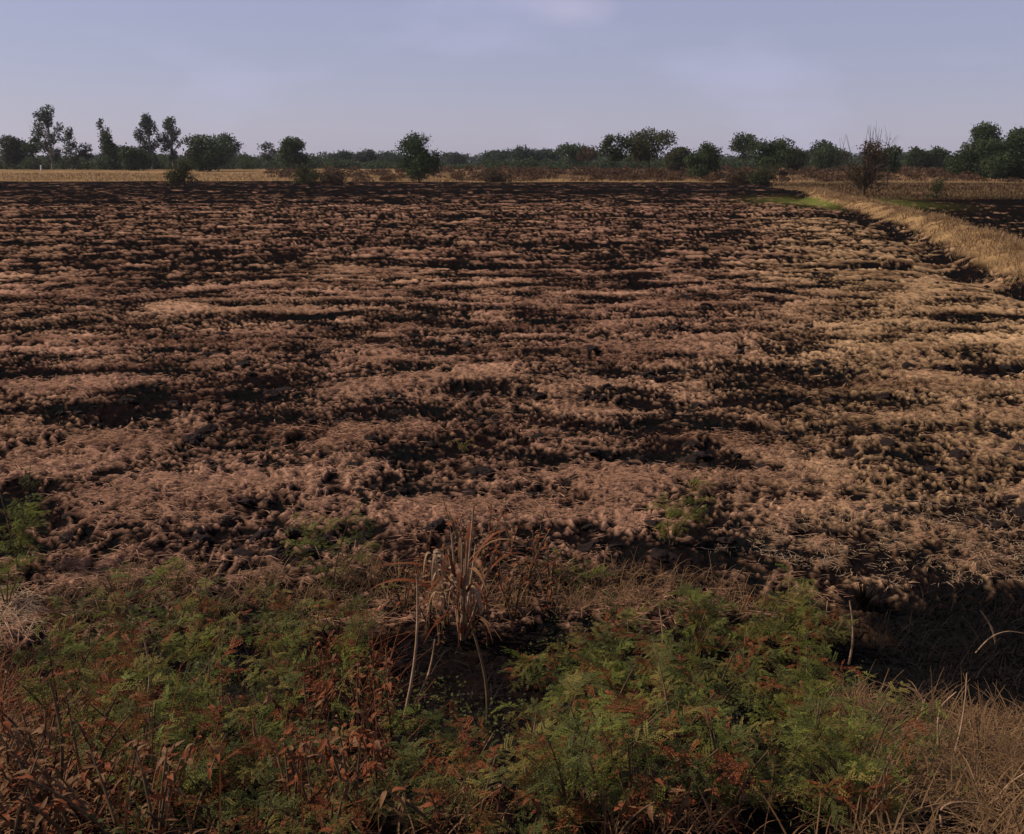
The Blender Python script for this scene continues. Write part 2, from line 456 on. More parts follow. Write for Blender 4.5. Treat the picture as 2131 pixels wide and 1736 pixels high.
def ground_mat():
    m, t, b = new_mat('soil_and_straw')
    at = t.nodes.new('ShaderNodeAttribute'); at.attribute_name = 'cover_colour'
    tc = t.nodes.new('ShaderNodeTexCoord')
    n1 = t.nodes.new('ShaderNodeTexNoise'); n1.inputs['Scale'].default_value = 14; n1.inputs['Detail'].default_value = 7; n1.inputs['Roughness'].default_value = 0.7
    t.links.new(tc.outputs['Object'], n1.inputs['Vector'])
    mr = t.nodes.new('ShaderNodeMapRange'); mr.inputs[1].default_value = 0.25; mr.inputs[2].default_value = 0.75; mr.inputs[3].default_value = 0.35; mr.inputs[4].default_value = 1.65
    t.links.new(n1.outputs[0], mr.inputs[0])
    mp = t.nodes.new('ShaderNodeMix'); mp.data_type = 'RGBA'; mp.blend_type = 'MULTIPLY'; mp.inputs[0].default_value = 1
    t.links.new(at.outputs['Color'], mp.inputs[6]); t.links.new(mr.outputs[0], mp.inputs[7])
    t.links.new(mp.outputs[2], b.inputs['Base Color'])
    bp = t.nodes.new('ShaderNodeBump'); bp.inputs['Strength'].default_value = 0.8; bp.inputs['Distance'].default_value = 0.03
    n2 = t.nodes.new('ShaderNodeTexNoise'); n2.inputs['Scale'].default_value = 30; n2.inputs['Detail'].default_value = 5
    t.links.new(tc.outputs['Object'], n2.inputs['Vector'])
    t.links.new(n2.outputs[0], bp.inputs['Height']); t.links.new(bp.outputs[0], b.inputs['Normal'])
    b.inputs['Roughness'].default_value = 1.0
    b.inputs['Specular IOR Level'].default_value = 0.0
    return m
M['ground'] = ground_mat()
GROUND = {}
for k, nm in ((0, 'ploughed_field'), (1, 'roadside_bank'), (2, 'grass_ridge'), (3, 'burnt_field'), (4, 'dry_plain')):
    q = quads[fk == k]
    used, inv = np.unique(q, return_inverse=True)
    fl = [inv.reshape(-1, 4)]
    if k == 1:
        lut = -np.ones(len(gv), int); lut[used] = np.arange(len(used))
        me = build_mesh(nm, gv[used], fl, True)
    else:
        me = build_mesh(nm, gv[used], fl, True)
    ca = me.attributes.new('cover_colour', 'FLOAT_COLOR', 'POINT')
    ca.data.foreach_set('color', np.concatenate([gcol[used], np.ones((len(used), 1))], 1).astype(np.float32).ravel())
    o = obj(nm, me, M['ground']); o['kind'] = 'structure'
    GROUND[nm] = o

def ground_z(x, y):
    return land(np.atleast_1d(np.asarray(x, float)), np.atleast_1d(np.asarray(y, float)))[0]

# ------------------------------------------------------------------ trees
def blob_points(c, r, n, rng, shell=0.55):
    d = rng.normal(size=(n, 3)); d /= np.linalg.norm(d, axis=1)[:, None]
    u = (shell + (1 - shell) * rng.random(n)) if shell else rng.random(n) ** (1 / 3)
    u = np.where(rng.random(n) < 0.3, rng.random(n) ** 0.5, u)
    return np.asarray(c) + d * u[:, None] * np.asarray(r)

def crown_lobes(style, w, h, rng):
    """lobes (centre, radii, share) in metres, z from the ground"""
    L_ = []
    if style == 'gum':            # tall, thin, clumps strung up the limbs with gaps between
        n = 24
        for i in range(n):
            t = 0.18 + 0.80 * (i + rng.uniform(-.3, .3)) / n
            t = min(t, 0.955)
            env = 0.5 * w * (0.45 + 0.75 * math.sin(math.pi * min(1, (t + 0.05)) ** 1.1)) 
            a = rng.uniform(0, 2 * math.pi); q = rng.uniform(0.2, 1.0)
            r = w * rng.uniform(0.11, 0.19)
            L_.append(((math.cos(a) * env * q, math.sin(a) * env * q, t * h), (r, r, r * rng.uniform(0.8, 1.3)), 1.0))
    elif style == 'cone':
        for i in range(14):
            t = 0.12 + 0.8 * i / 14
            env = 0.5 * w * (1.05 - t) 
            a = rng.uniform(0, 6.28)
            r = max(0.12 * w, env * rng.uniform(0.5, 0.8))
            L_.append(((math.cos(a) * env * .5, math.sin(a) * env * .5, t * h), (r, r, r * 1.1), 1.3))
    elif style == 'round':        # dense dome nearly to the ground
        for i in range(18):
            a = rng.uniform(0, 6.28); q = rng.random() ** 0.5; t = rng.uniform(0.25, 0.86)
            env = 0.5 * w * math.sqrt(max(0.08, 1 - ((t - 0.5) / 0.52) ** 2)) * 0.72
            r = w * rng.uniform(0.15, 0.24)
            L_.append(((math.cos(a) * env * q, math.sin(a) * env * q, t * h), (r, r, r * 0.9), 1.0))
    elif style == 'mass':         # broad, lumpy, with shoulders of different height
        for i in range(30):
            a = rng.uniform(0, 6.28); q = rng.random() ** 0.5
            ex = math.cos(a) * q
            top_t = 0.62 + 0.30 * math.sin(2.2 * ex + 1.9) 
            t = rng.uniform(0.16, max(0.3, top_t))
            r = w * rng.uniform(0.085, 0.15)
            L_.append(((ex * 0.42 * w, math.sin(a) * q * 0.42 * w, t * h), (r, r, r * 0.9), 1.0))
    elif style == 'open':         # bare stem, uneven crown of separate clumps
        for i in range(13):
            a = rng.uniform(0, 6.28); q = rng.uniform(0.3, 1.0); t = rng.uniform(0.42, 0.92)
            env = 0.5 * w * (1 - 0.55 * abs(t - 0.66) / 0.3) * 0.85
            r = w * rng.uniform(0.12, 0.2)
            L_.append(((math.cos(a) * env * q, math.sin(a) * env * q, t * h), (r, r, r * 0.8), 1.0))
    elif style == 'bush':         # many thin sprays from the ground
        for i in range(12):
            a = rng.uniform(0, 6.28); q = rng.uniform(0.1, 0.9); t = rng.uniform(0.2, 0.92)
            env = 0.5 * w * (0.55 + 0.4 * math.sin(math.pi * t)) * 0.9
            r = w * rng.uniform(0.11, 0.2)
            L_.append(((math.cos(a) * env * q, math.sin(a) * env * q, t * h), (r, r, r * 1.2), 0.55))
    elif style == 'flame':        # lone upright tree, wide at mid height with thin tips
        for i in range(20):
            t = 0.2 + 0.76 * i / 20
            env = 0.5 * w * (math.sin(math.pi * min(1, 0.10 + 0.92 * t) ** 1.15) ** 0.8) * 0.75
            a = rng.uniform(0, 6.28); q = rng.uniform(0.15, 1)
            r = w * rng.uniform(0.10, 0.17) * (1.15 - 0.5 * t)
            L_.append(((math.cos(a) * env * q, math.sin(a) * env * q, t * h), (r, r, r * 1.25), 0.9))
    elif style == 'twiggy':
        for i in range(14):
            t = rng.uniform(0.12, 0.62)
            env = 0.5 * w * 0.6
            a = rng.uniform(0, 6.28); q = rng.uniform(0.0, 1)
            r = w * rng.uniform(0.09, 0.15)
            L_.append(((math.cos(a) * env * q, math.sin(a) * env * q, t * h), (r, r, r * 1.3), 0.6))
    return L_

def make_tree(spec):
    (name, style, mat, cx, top, wpx, Y, label, cat) = spec[:9]
    rng = np.random.default_rng(abs(hash((cx, top, wpx))) % 100000 + int(cx * 7 + top))
    gz0 = float(base_h(x_at(cx, Y), Y))
    h = z_at(top, Y) - gz0
    w = wpx * K / F * Y
    x = x_at(cx, Y, gz0)
    root = thing(name, label, cat, (x, Y, gz0 - 0.05), 0, 'trees beyond the field' if cat == 'tree' else 'bushes beyond the field')
    lobes = crown_lobes(style, w, h, rng)
    leaf = max(0.10, 0.00105 * Y) * (0.9 if style in ('gum', 'bush', 'flame') else 1.0)
    pts = []
    dens = {'gum': 0.40, 'cone': 0.9, 'round': 0.78, 'open': 0.58, 'bush': 0.5, 'flame': 0.75, 'twiggy': 0.32, 'mass': 0.95}[style]
    for (c, r, s) in lobes:
        r = tuple(k * 1.22 for k in r)
        area = 4 * math.pi * r[0] * r[2]
        n = int(min(1500 if w > 12 else 520, max(16, dens * s * area / (leaf * leaf))))
        pts.append(blob_points(c, r, n, rng, 0.5))
    p = np.concatenate(pts)
    p += rng.normal(size=p.shape) * leaf * 0.8
    stray = rng.random(len(p)) < 0.10
    p[stray] += rng.normal(size=(int(stray.sum()), 3)) * min(0.05 * w, 0.25)
    ext = max(1e-3, np.quantile(np.abs(p[:, 0]), 0.985))
    if style != 'twiggy':
        top_ = np.quantile(p[:, 2], 0.992)
        kx, kz = 0.5 * w / ext, h / top_
        p *= [kx, kx, kz]
        lobes = [((c[0] * kx, c[1] * kx, c[2] * kz), r, s_) for (c, r, s_) in lobes]
    p = p[p[:, 2] > 0.05]
    v, q = leaf_quads(p, leaf, rng)
    tm = MB()
    tr = max(0.09, 0.018 * h) * (1.2 if style in ('open', 'gum') else 1.0)
    lean = rng.uniform(-.03, .03, 2) * h
    hh = h * (0.85 if style in ('gum', 'cone', 'flame') else 0.6)
    zz = np.linspace(0, hh, 7)
    ax = np.stack([lean[0] * (zz / hh) ** 2 + 0.06 * tr * np.sin(zz), lean[1] * (zz / hh) ** 2, zz], 1)
    tm.tube(ax, tr * (1 - 0.75 * zz / hh), 6)
    for (c, r, s) in lobes:
        t0 = min(hh * 0.9, max(0.15 * h, c[2] * rng.uniform(0.45, 0.7)))
        k = t0 / hh
        a = np.array([lean[0] * k * k, lean[1] * k * k, t0]); b = np.array(c)
        m_ = (a + b) / 2 + np.array([0, 0, 0.08 * np.linalg.norm(b - a)])
        tm.tube([a, m_, b], [tr * 0.42 * (1 - 0.5 * k), tr * 0.28, tr * 0.1], 4)
    if style == 'twiggy':
        for i in range(80):
            a = rng.uniform(0, 6.28); sp = rng.uniform(0.05, 0.75) * w
            t1 = rng.uniform(0.45, 1.06) * h * (1 - 0.35 * (sp / (0.75 * w)))
            b = np.array([math.cos(a) * sp, math.sin(a) * sp, t1])
            a0 = np.array([math.cos(a) * sp * .12, math.sin(a) * sp * .12, rng.uniform(0.05, .35) * h])
            m_ = (a0 * .45 + b * .55) + np.array([math.cos(a), math.sin(a), 0]) * rng.uniform(0.02, 0.16) * w + np.array([rng.normal(0, .05), rng.normal(0, .05), 0]) * w
            tm.tube([a0, m_, b], [0.04, 0.024, 0.008], 4)
    tm_me = tm.mesh('trunk', True)
    cr_me = build_mesh('crown', v, q)
    obj('trunk', tm_me, M['pale_bark'] if style == 'gum' else M['bark'], root)
    obj('crown', cr_me, M[mat], root)
    return root

T = 'tree'; B = 'bush'
TREES = [
 ('broad_tree', 'round', 'grey_green', 32, 285, 56, 330, 'broad grey green tree at the far left end of the skyline', T),
 ('round_headed_tree', 'open', 'dark_green', 71, 272, 40, 325, 'small dark tree with a ball-shaped head, just left of the tallest tree', T),
 ('gum_tree', 'gum', 'grey_green', 110, 222, 56, 320, 'tallest tree of the skyline, slim with loose grey green tufts', T),
 ('gum_tree', 'gum', 'grey_green', 150, 266, 34, 330, 'shorter loose tufted tree leaning out from the tallest tree', T),
 ('small_tree', 'open', 'grey_green', 183, 298, 30, 330, 'little green tree in the gap between the tallest tree and a spindly one', T),
 ('spindly_tree', 'gum', 'grey_green', 222, 248, 30, 345, 'spindly tree with a thin see-through top above a dark cone', T),
 ('cone_tree', 'cone', 'dark_green', 231, 278, 46, 320, 'black green cone-shaped tree below a spindly see-through top', T),
 ('dark_bush', 'round', 'dark_green', 258, 306, 40, 325, 'low dark bush joined to the foot of the cone-shaped tree', B),
 ('dark_bush', 'round', 'dark_green', 284, 306, 52, 300, 'round blackish bush in front of the pair of tall loose trees', B),
 ('gum_tree', 'gum', 'grey_green', 317, 240, 60, 330, 'wide half of the pair of tall loose trees, thin in its middle', T),
 ('gum_tree', 'gum', 'grey_green', 361, 245, 44, 332, 'narrow half of the pair of tall loose trees, beside the dense round tree', T),
 ('dense_tree', 'round', 'dark_green', 434, 283, 82, 280, 'dense dark round tree with its trunk standing in the gold strip', T),
 ('loose_tree', 'open', 'grey_green', 480, 278, 42, 340, 'loose grey tree showing over the shoulder of the dense round one', T),
 ('small_tree', 'open', 'grey_green', 562, 297, 34, 350, 'small rounded tree next to a dark square-headed one', T),
 ('square_headed_tree', 'round', 'dark_green', 612, 288, 54, 300, 'dark square-headed tree standing alone above the scrub', T),
 ('thin_bush', 'bush', 'olive', 384, 333, 66, 138, 'see-through olive bush breaking the edge of the gold strip', B),
 ('thin_bush', 'bush', 'olive', 640, 345, 62, 150, 'wide thin olive bush right of the square-headed tree', B),
 ('thin_bush', 'bush', 'brown_leaf', 694, 350, 50, 152, 'brownish thin bush between the wide olive bush and the lone tree', B),
 ('far_tree', 'round', 'haze_green', 715, 316, 44, 420, 'first low hump of trees right of the square-headed tree', T),
 ('far_tree', 'round', 'haze_green', 762, 313, 42, 420, 'low dark hump of trees halfway to the lone tree', T),
 ('far_tree', 'round', 'haze_green', 806, 317, 54, 430, 'low hump of trees touching the lone tree on its near side', T),
 ('lone_tree', 'flame', 'dark_green', 872, 280, 84, 165, 'lone upright tree on the edge of the field, with thin tips', T),
 ('far_tree', 'round', 'haze_green', 948, 318, 44, 480, 'faint low tree alone in the flat part of the skyline', T),
 ('far_tree', 'round', 'haze_green', 1040, 314, 62, 440, 'wide low tree starting the dark clump in mid skyline', T),
 ('far_tree', 'round', 'haze_green', 1092, 309, 60, 430, 'tallest of the dark bluish clump in mid skyline', T),
 ('far_tree', 'round', 'haze_green', 1138, 312, 50, 430, 'last tree of the dark bluish clump, before the ragged tree', T),
 ('ragged_tree', 'open', 'dark_green', 1190, 300, 66, 330, 'ragged dark tree beside a thin brown-topped one', T),
 ('brown_topped_tree', 'open', 'brown_leaf', 1222, 304, 42, 320, 'thin brown-topped tree leaning on the ragged dark tree', T),
 ('forked_tree', 'open', 'dark_green', 1275, 281, 66, 210, 'forked tree on a slim dark trunk, first of two slim-trunked trees', T),
 ('spreading_tree', 'open', 'olive', 1350, 270, 92, 215, 'widest slim-trunked tree, with spiky top and open branches', T),
 ('small_tree', 'round', 'olive', 1412, 308, 54, 260, 'low olive tree filling in beside the widest slim-trunked tree', T),
 ('dark_shrub', 'flame', 'dark_green', 1466, 300, 74, 180, 'broad dark shrub tree reaching down to the brown scrub', T),
 ('two_topped_tree', 'open', 'dark_green', 1546, 278, 60, 300, 'tree with two small knobs on top, above the others near it', T),
 ('spreading_tree', 'open', 'dark_green', 1602, 290, 104, 190, 'broad dark green tree with a ragged level top', T),
 ('small_tree', 'round', 'olive', 1648, 310, 52, 260, 'small olive tree on the flank of the broad level-topped tree', T),
 ('far_tree', 'round', 'haze_green', 1684, 313, 44, 380, 'pale low tree just before the peaked dark tree', T),
 ('peaked_tree', 'round', 'dark_green', 1722, 296, 66, 300, 'peaked dark tree between the low pale tree and the bare twigs', T),
 ('twiggy_tree', 'twiggy', 'brown_leaf', 1797, 244, 112, 97, 'half-bare brown tree with long twigs spread against the sky', T),
 ('leaning_shrub', 'open', 'dark_green', 1845, 305, 60, 130, 'dark leafy shrub leaning away from the half-bare brown tree', B),
 ('far_tree', 'round', 'haze_green', 1880, 322, 50, 400, 'low bluish tree in the dip right of the half-bare tree', T),
 ('small_tree', 'round', 'dark_green', 1912, 309, 48, 300, 'first of two small round trees before the massive tree', T),
 ('small_tree', 'round', 'dark_green', 1947, 308, 46, 300, 'second of two small round trees, close to the massive tree', T),
 ('massive_tree', 'mass', 'dark_green', 2088, 262, 184, 190, 'massive dark spreading tree at the right end of the skyline', T),
 ('small_bush', 'bush', 'olive', 1948, 370, 38, 86, 'small green bush alone in the dry grass below two round trees', B),
 ('thin_bush', 'bush', 'brown_leaf', 1030, 352, 60, 165, 'low brown bush in the dry strip right of the lone tree', B),
 ('thin_bush', 'bush', 'brown_leaf', 1540, 352, 70, 150, 'low brown bush under the tree with two knobs', B),
 ('thin_bush', 'bush', 'olive', 1590, 345, 60, 140, 'low olive bush at the corner of the field under the level-topped tree', B),
]
for s_ in TREES:
    make_tree(s_)

def scatter_scrub(name, mat, spots, leaf_k, seed):
    rng = np.random.default_rng(seed)
    ps, ss = [], []
    for (x, y, w, h) in spots:
        z0 = float(base_h(x, y))
        lf = leaf_k * y
        n = int(min(420, max(14, 1.5 * w * h / (lf * lf))))
        d = rng.normal(size=(n, 3)); d /= np.linalg.norm(d, axis=1)[:, None]; d[:, 2] = np.abs(d[:, 2])
        u = rng.random(n)[:, None] ** 0.4
        ps.append(d * u * [w / 2, w / 2, h] + [x, y, z0]); ss.append(np.full(n, lf))
    p = np.concatenate(ps); s = np.concatenate(ss)
    v, q = leaf_quads(p, 1.0, rng)
    c = np.repeat(p, 4, 0); v = c + (v - c) * np.repeat(s, 4)[:, None]
    o = obj(name, build_mesh(name, v, q), M[mat]); o['kind'] = 'stuff'
    o['label'] = {'distant_treeline': 'bluish far wood forming the flat skyline', 'scrub': 'dark continuous scrub under the skyline trees',
                  'dry_scrub': 'brown dry scrub between the field and the trees'}[name]
    o['category'] = 'vegetation'
    return o

rng = np.random.default_rng(3)
sp = []
for i in range(560):
    y = rng.uniform(560, 900); px = rng.uniform(-350, 2500)
    x = x_at(px, y, 1); e = 7.0 + 2.6 * float(perlin(px * 0.012, 1.0, 5)) + rng.uniform(-1, 2.0)
    sp.append((x, y, rng.uniform(9, 20), max(3, e) * y / 650))
scatter_scrub('distant_treeline', 'haze_green', sp, 0.0013, 21)
sp = []
for i in range(520):
    y = rng.uniform(340, 430); px = rng.uniform(-250, 2400)
    k = 1.0 if px < 680 else 0.8
    if 900 < px < 1010: k = 0.35
    h = (4.3 + 1.6 * float(perlin(px * 0.014, 4.0, 6)) + rng.uniform(-.6, 1.0)) * k
    sp.append((x_at(px, y, 1), y, rng.uniform(4, 9), max(1.2, h)))
scatter_scrub('scrub', 'dark_green', sp, 0.0011, 22)
sp = []
for i in range(700):
    px = rng.uniform(560, 2300); y = rng.uniform(165, 330)
    if px < 1000 and rng.random() < 0.45: continue
    sp.append((x_at(px, y, .5), y, rng.uniform(1.5, 4.5), rng.uniform(0.5, 1.7)))
scatter_scrub('dry_scrub', 'scrub_brown', sp, 0.0010, 23)

# small pale post at the foot of the left trees
pm = MB()
pm.tube([(0, 0, 0), (0, 0, 0.4), (0.02, 0, 1.35), (0.02, 0, 1.6), (0.02, 0, 1.62)], [0.30, 0.26, 0.22, 0.20, 0.01], 4)
pr = obj('boundary_post', pm.mesh('boundary_post'), M['post'], loc=(x_at(86, 300, .9), 300, float(base_h(x_at(86, 300), 300)) - 0.05), rot=(0, 0, 0.5))
pr['label'] = 'stubby pale post at the foot of the scrub below the tallest tree'; pr['category'] = 'post'

# ------------------------------------------------------------------ blades: straw, grass
def blades(name, mat, x, y, L_, wid, az_, pitch, bend, kind_label, lift=0.0, seg=2):
    """bent ribbon blades rooted on the ground, built into one mesh"""
    n = len(x)
    z = ground_z(x, y) + lift
    dirv = np.stack([np.cos(az_) * np.cos(pitch), np.sin(az_) * np.cos(pitch), np.sin(pitch)], 1)
    side = np.stack([-np.sin(az_), np.cos(az_), RNG.uniform(-.6, .6, n)], 1); side /= np.linalg.norm(side, axis=1)[:, None]
    p0 = np.stack([x, y, z], 1)
    down = np.array([0, 0, -1.0])
    rows = []
    for k in range(seg + 1):
        t = k / seg
        c = p0 + dirv * (L_ * t)[:, None] + down * (bend * L_ * t * t)[:, None]
        ww = (wid * (1 - 0.75 * t))[:, None] * 0.5
        rows += [c - side * ww, c + side * ww]
    v = np.stack(rows, 1).reshape(-1, 3)
    m = 2 * (seg + 1)
    base = (np.arange(n) * m)[:, None]
    q = np.concatenate([np.stack([base[:, 0] + 2 * k, base[:, 0] + 2 * k + 1, base[:, 0] + 2 * k + 3, base[:, 0] + 2 * k + 2], 1) for k in range(seg)])
    o = obj(name, build_mesh(name, v, q), M[mat]); o['kind'] = 'stuff'
    o['label'] = kind_label; o['category'] = 'grass' if 'grass' in name else 'straw'
    return o

def polar_pts(n, r0, r1, amax=36, power=1.0):
    u = RNG.random(n)
    r = (r0 ** (-power) + u * (r1 ** (-power) - r0 ** (-power))) ** (-1 / power) if power else r0 * (r1 / r0) ** u
    a = np.radians(RNG.uniform(-amax, amax, n))
    return r * np.sin(a), r * np.cos(a), r

# straw litter on the turned soil
x, y, r = polar_pts(260000, 5.0, 17, 34, 0.6)
_, _, cov, inf = land(x, y)
keep = (RNG.random(len(x)) < smooth(0.45, 1.0, cov) * 0.7) & (inf['bank'] < 0.6) & (inf['burn'] < 0.2) & (inf['berm'] < 0.5)
x, y, r = x[keep][:42000], y[keep][:42000], r[keep][:42000]
n = len(x)
blades('straw_litter', 'straw', x, y, RNG.uniform(0.03, 0.11, n) * (0.8 + r * 0.03), np.maximum(0.007, 0.0009 * r) * RNG.uniform(0.7, 1.4, n),
       RNG.normal(0, 0.65, n) + np.where(RNG.random(n) < 0.5, 0, np.pi), RNG.normal(0.10, 0.15, n), RNG.uniform(-0.05, 0.30, n), 'pinkish straw scattered over the turned soil', 0.012)

# golden grass on the ridge
y = 128 * (20 / 128) ** RNG.random(60000)
cx = np.interp(y, BERM[::-1, 1], BERM[::-1, 0]) + 0.5 * perlin(y * 0.13, y * 0 + 3.3, 91) + 1.1 * perlin(y * 0.05, y * 0 + 1.7, 92)
x = cx + RNG.normal(0.15, 0.66, len(y))
k = perlin(x * 0.9, y * 0.6, 99) + 0.35 > RNG.random(len(x)) * 0.6
x, y = x[k], y[k]; n = len(x)
blades('ridge_grass', 'gold_grass', x, y, RNG.uniform(0.10, 0.36, n) * (0.6 + 0.8 * smooth(-.3, .4, perlin(x * 0.7, y * 0.7, 97))), np.maximum(0.012, 0.0007 * y) * RNG.uniform(0.7, 1.4, n),
       RNG.uniform(0, 2 * np.pi, n), RNG.uniform(0.4, 1.4, n), RNG.uniform(0.1, 0.7, n), 'golden dry grass matted over the low ridge')

# taller dry grass of the plain edge
px = RNG.uniform(-150, 2300, 26000); y = RNG.uniform(150, 250, 26000)
x = (px * K - W / 2) / F * y
n = len(x)
_, _, _, inf = land(x, y)
k = inf['far'] > 0.5
x, y = x[k], y[k]; n = len(x)
blades('plain_grass', 'gold_grass', x, y, RNG.uniform(0.2, 0.6, n), 0.0009 * y * RNG.uniform(0.7, 1.4, n), RNG.uniform(0, 6.28, n), RNG.uniform(0.7, 1.5, n), RNG.uniform(0.1, 0.4, n), 'gold dry grass in a strip beyond the ploughed field', seg=1)

# grass strip right of the ridge
y = RNG.uniform(84, 150, 16000); x = np.interp(y, BERM[::-1, 1], BERM[::-1, 0]) + RNG.uniform(0.8, 60, 16000)
n = len(x)
blades('margin_grass', 'scrub_brown', x, y, RNG.uniform(0.15, 0.45, n), 0.0010 * y * RNG.uniform(0.7, 1.4, n), RNG.uniform(0, 6.28, n), RNG.uniform(0.7, 1.5, n), RNG.uniform(0.1, 0.4, n), 'brownish dry grass between the burnt plot and the far scrub', seg=1)

# ------------------------------------------------------------------ clods of turned soil, parts of the field
def clod_mesh(seed):
    import bmesh
    bm = bmesh.new()
    bmesh.ops.create_icosphere(bm, subdivisions=3, radius=1.0)
    rg = np.random.default_rng(seed)
    off = rg.uniform(0, 50, 3)
    for v in bm.verts:
        c = v.co
        n = float(perlin(c.x * 1.3 + off[0], c.y * 1.3 + c.z * 1.1 + off[1], seed)) + 0.5 * float(perlin(c.x * 3 + off[2], c.z * 3 + c.y * 2, seed + 1))
        n2 = float(perlin(c.x * 6 + off[1], c.y * 6 + 4 * c.z, seed + 2))
        v.co = c * (1 + 0.42 * n + 0.13 * n2)
        v.co.z *= 0.62
    me = bpy.data.meshes.new('clod'); bm.to_mesh(me); bm.free()
    me.materials.append(M['clod'])
    return me
clod_me = [clod_mesh(s) for s in range(6)]
cx_, cy_, cr_ = polar_pts(2600, 6.6, 30, 30, 0.8)
_, _, cov, inf = land(cx_, cy_)
good = (cov < 0.35) & (inf['bank'] < 0.1) & (inf['berm'] < 0.1) & (inf['d'] < -0.5) & (inf['burn'] < 0.05) & ((cy_ > 7.4) | (cx_ < 1.5))
sel = np.where(good)[0][:270]
sz = ground_z(cx_[sel], cy_[sel])
for q_, k in enumerate(sel):
    s = RNG.uniform(0.035, 0.095) * (0.8 + 0.02 * cr_[k])
    o = obj('clod', clod_me[q_ % 6], None, GROUND['ploughed_field'], (cx_[k], cy_[k], sz[q_] - 0.05 * s), (RNG.uniform(-.4, .4), RNG.uniform(-.4, .4), RNG.uniform(0, 6.28)), (s * RNG.uniform(.9, 1.6), s, s))

# ------------------------------------------------------------------ weeds on the bank
def frond_mesh(seed, mat, npin=7, nleaf=8, droop=0.35):
    """a twice-feathered leaf one unit long: ribs with paired leaflets"""
    rg = np.random.default_rng(seed)
    m = MB()
    t = np.linspace(0, 1, 6)
    rach = np.stack([t, 0.05 * np.sin(3 * t + seed), 0.12 * t - droop * t * t], 1)
    m.tube(rach, 0.008 * (1 - 0.6 * t), 3)
    V, Q = [], []
    for i in range(npin):
        tt_ = 0.22 + 0.76 * i / (npin - 1)
        o_ = np.array([np.interp(tt_, t, rach[:, c]) for c in range(3)])
        plen = 0.44 * (1 - 0.55 * abs(tt_ - 0.5))
        for sgn in (-1, 1):
            if rg.random() < 0.12: continue
            a = rg.normal(0.95, 0.25)
            pd = np.array([math.cos(a), sgn * math.sin(a), rg.normal(-0.12, 0.35)]) * rg.uniform(0.6, 1.2)
            sd = np.array([-pd[1], pd[0], 0.0])
            for k in range(nleaf):
                u = (k + 0.6) / nleaf
                b = o_ + pd * plen * u + np.array([0, 0, -0.10 * u * u])
                ll = 0.085 * (1 - 0.45 * abs(u - 0.45)) * rg.uniform(0.8, 1.2)
                for s2 in (-1, 1):
                    d = sd * s2 * 0.85 + pd * 0.5 + np.array([0, 0, rg.normal(0, 0.22)])
                    w = pd * 0.016
                    V.append([b - w, b + d * ll * .5 - w * 1.6, b + d * ll, b + d * ll * .5 + w * 1.6])
    V = np.array(V).reshape(-1, 3)
    m.add(V, np.arange(len(V)).reshape(-1, 4))
    me = m.mesh('leaf'); me.materials.append(mat)
    return me

def dead_leaf_mesh(seed, mat):
    """a curled, hanging dry leaf"""
    rg = np.random.default_rng(seed)
    m = MB()
    n = 5
    t = np.linspace(0, 1, n)
    cx = np.stack([t * 0.8, 0.1 * np.sin(4 * t + seed), 0.15 * t - 0.75 * t * t], 1)
    wv = 0.20 * np.sin(np.pi * (0.08 + 0.9 * t)) * rg.uniform(0.7, 1.1)
    l = cx + np.stack([0 * t, wv, 0.4 * wv], 1); r_ = cx + np.stack([0 * t, -wv, 0.5 * wv], 1)
    v = np.concatenate([l, cx, r_])
    q = [(i, i + 1, n + i + 1, n + i) for i in range(n - 1)] + [(n + i, n + i + 1, 2 * n + i + 1, 2 * n + i) for i in range(n - 1)]
    m.add(v, q)
    me = m.mesh('leaf', True); me.materials.append(mat)
    return me

FR = {k: [frond_mesh(s + 10 * i_, M[k], npin=5 + s % 3, droop=0.2 + 0.15 * (s % 3)) for s in range(3)] for i_, k in enumerate(('weed_dark', 'weed_green', 'weed_yellow', 'weed_red'))}
DL = {k: [dead_leaf_mesh(s + 5 * i_, M[k]) for s in range(3)] for i_, k in enumerate(('dead', 'weed_red'))}

def plant(name, label, mats, base, h, spread, nfr, flen, group, seed, style='feather', cat='weed'):
    rg = np.random.default_rng(seed)
    root = thing(name, label, cat, base, rg.uniform(0, 6.28), group)
    sm = MB()
    nst = max(1, int(rg.integers(2, 5)))
    tips = []
    for s in range(nst):
        a = rg.uniform(0, 6.28); out = spread * rg.uniform(0.25, 0.9)
        t = np.linspace(0, 1, 6)
        p = np.stack([math.cos(a) * out * t ** 1.3, math.sin(a) * out * t ** 1.3, -0.04 + (h * rg.uniform(0.6, 1.0) + 0.04) * (t - 0.18 * t * t) / 0.82], 1)
        sm.tube(p, 0.006 * (1.2 - 0.8 * t), 4)
        tips.append(p)
    obj('stem', sm.mesh('stem', True), M['stem'], root)
    for i in range(nfr):
        p = tips[i % nst]
        u = rg.uniform(0.25, 1.0) if style == 'feather' else rg.uniform(0.1, 1.0)
        pos = [float(np.interp(u, np.linspace(0, 1, 6), p[:, c])) for c in range(3)]
        mk = mats[int(rg.integers(len(mats)))]
        me = (FR[mk] if style == 'feather' else DL[mk])[int(rg.integers(3))]
        s = flen * rg.uniform(0.7, 1.25)
        obj('leaf', me, None, root, pos, (rg.normal(0, 0.35), rg.normal(-0.30, 0.4) * (1 if style == 'feather' else 1.3), rg.uniform(0, 6.28)), (s, s, s))
    return root

def base_at(px, py):
    p = hit(px, py)
    return (p.x, p.y, float(ground_z(p.x, p.y)[0]) - 0.01)

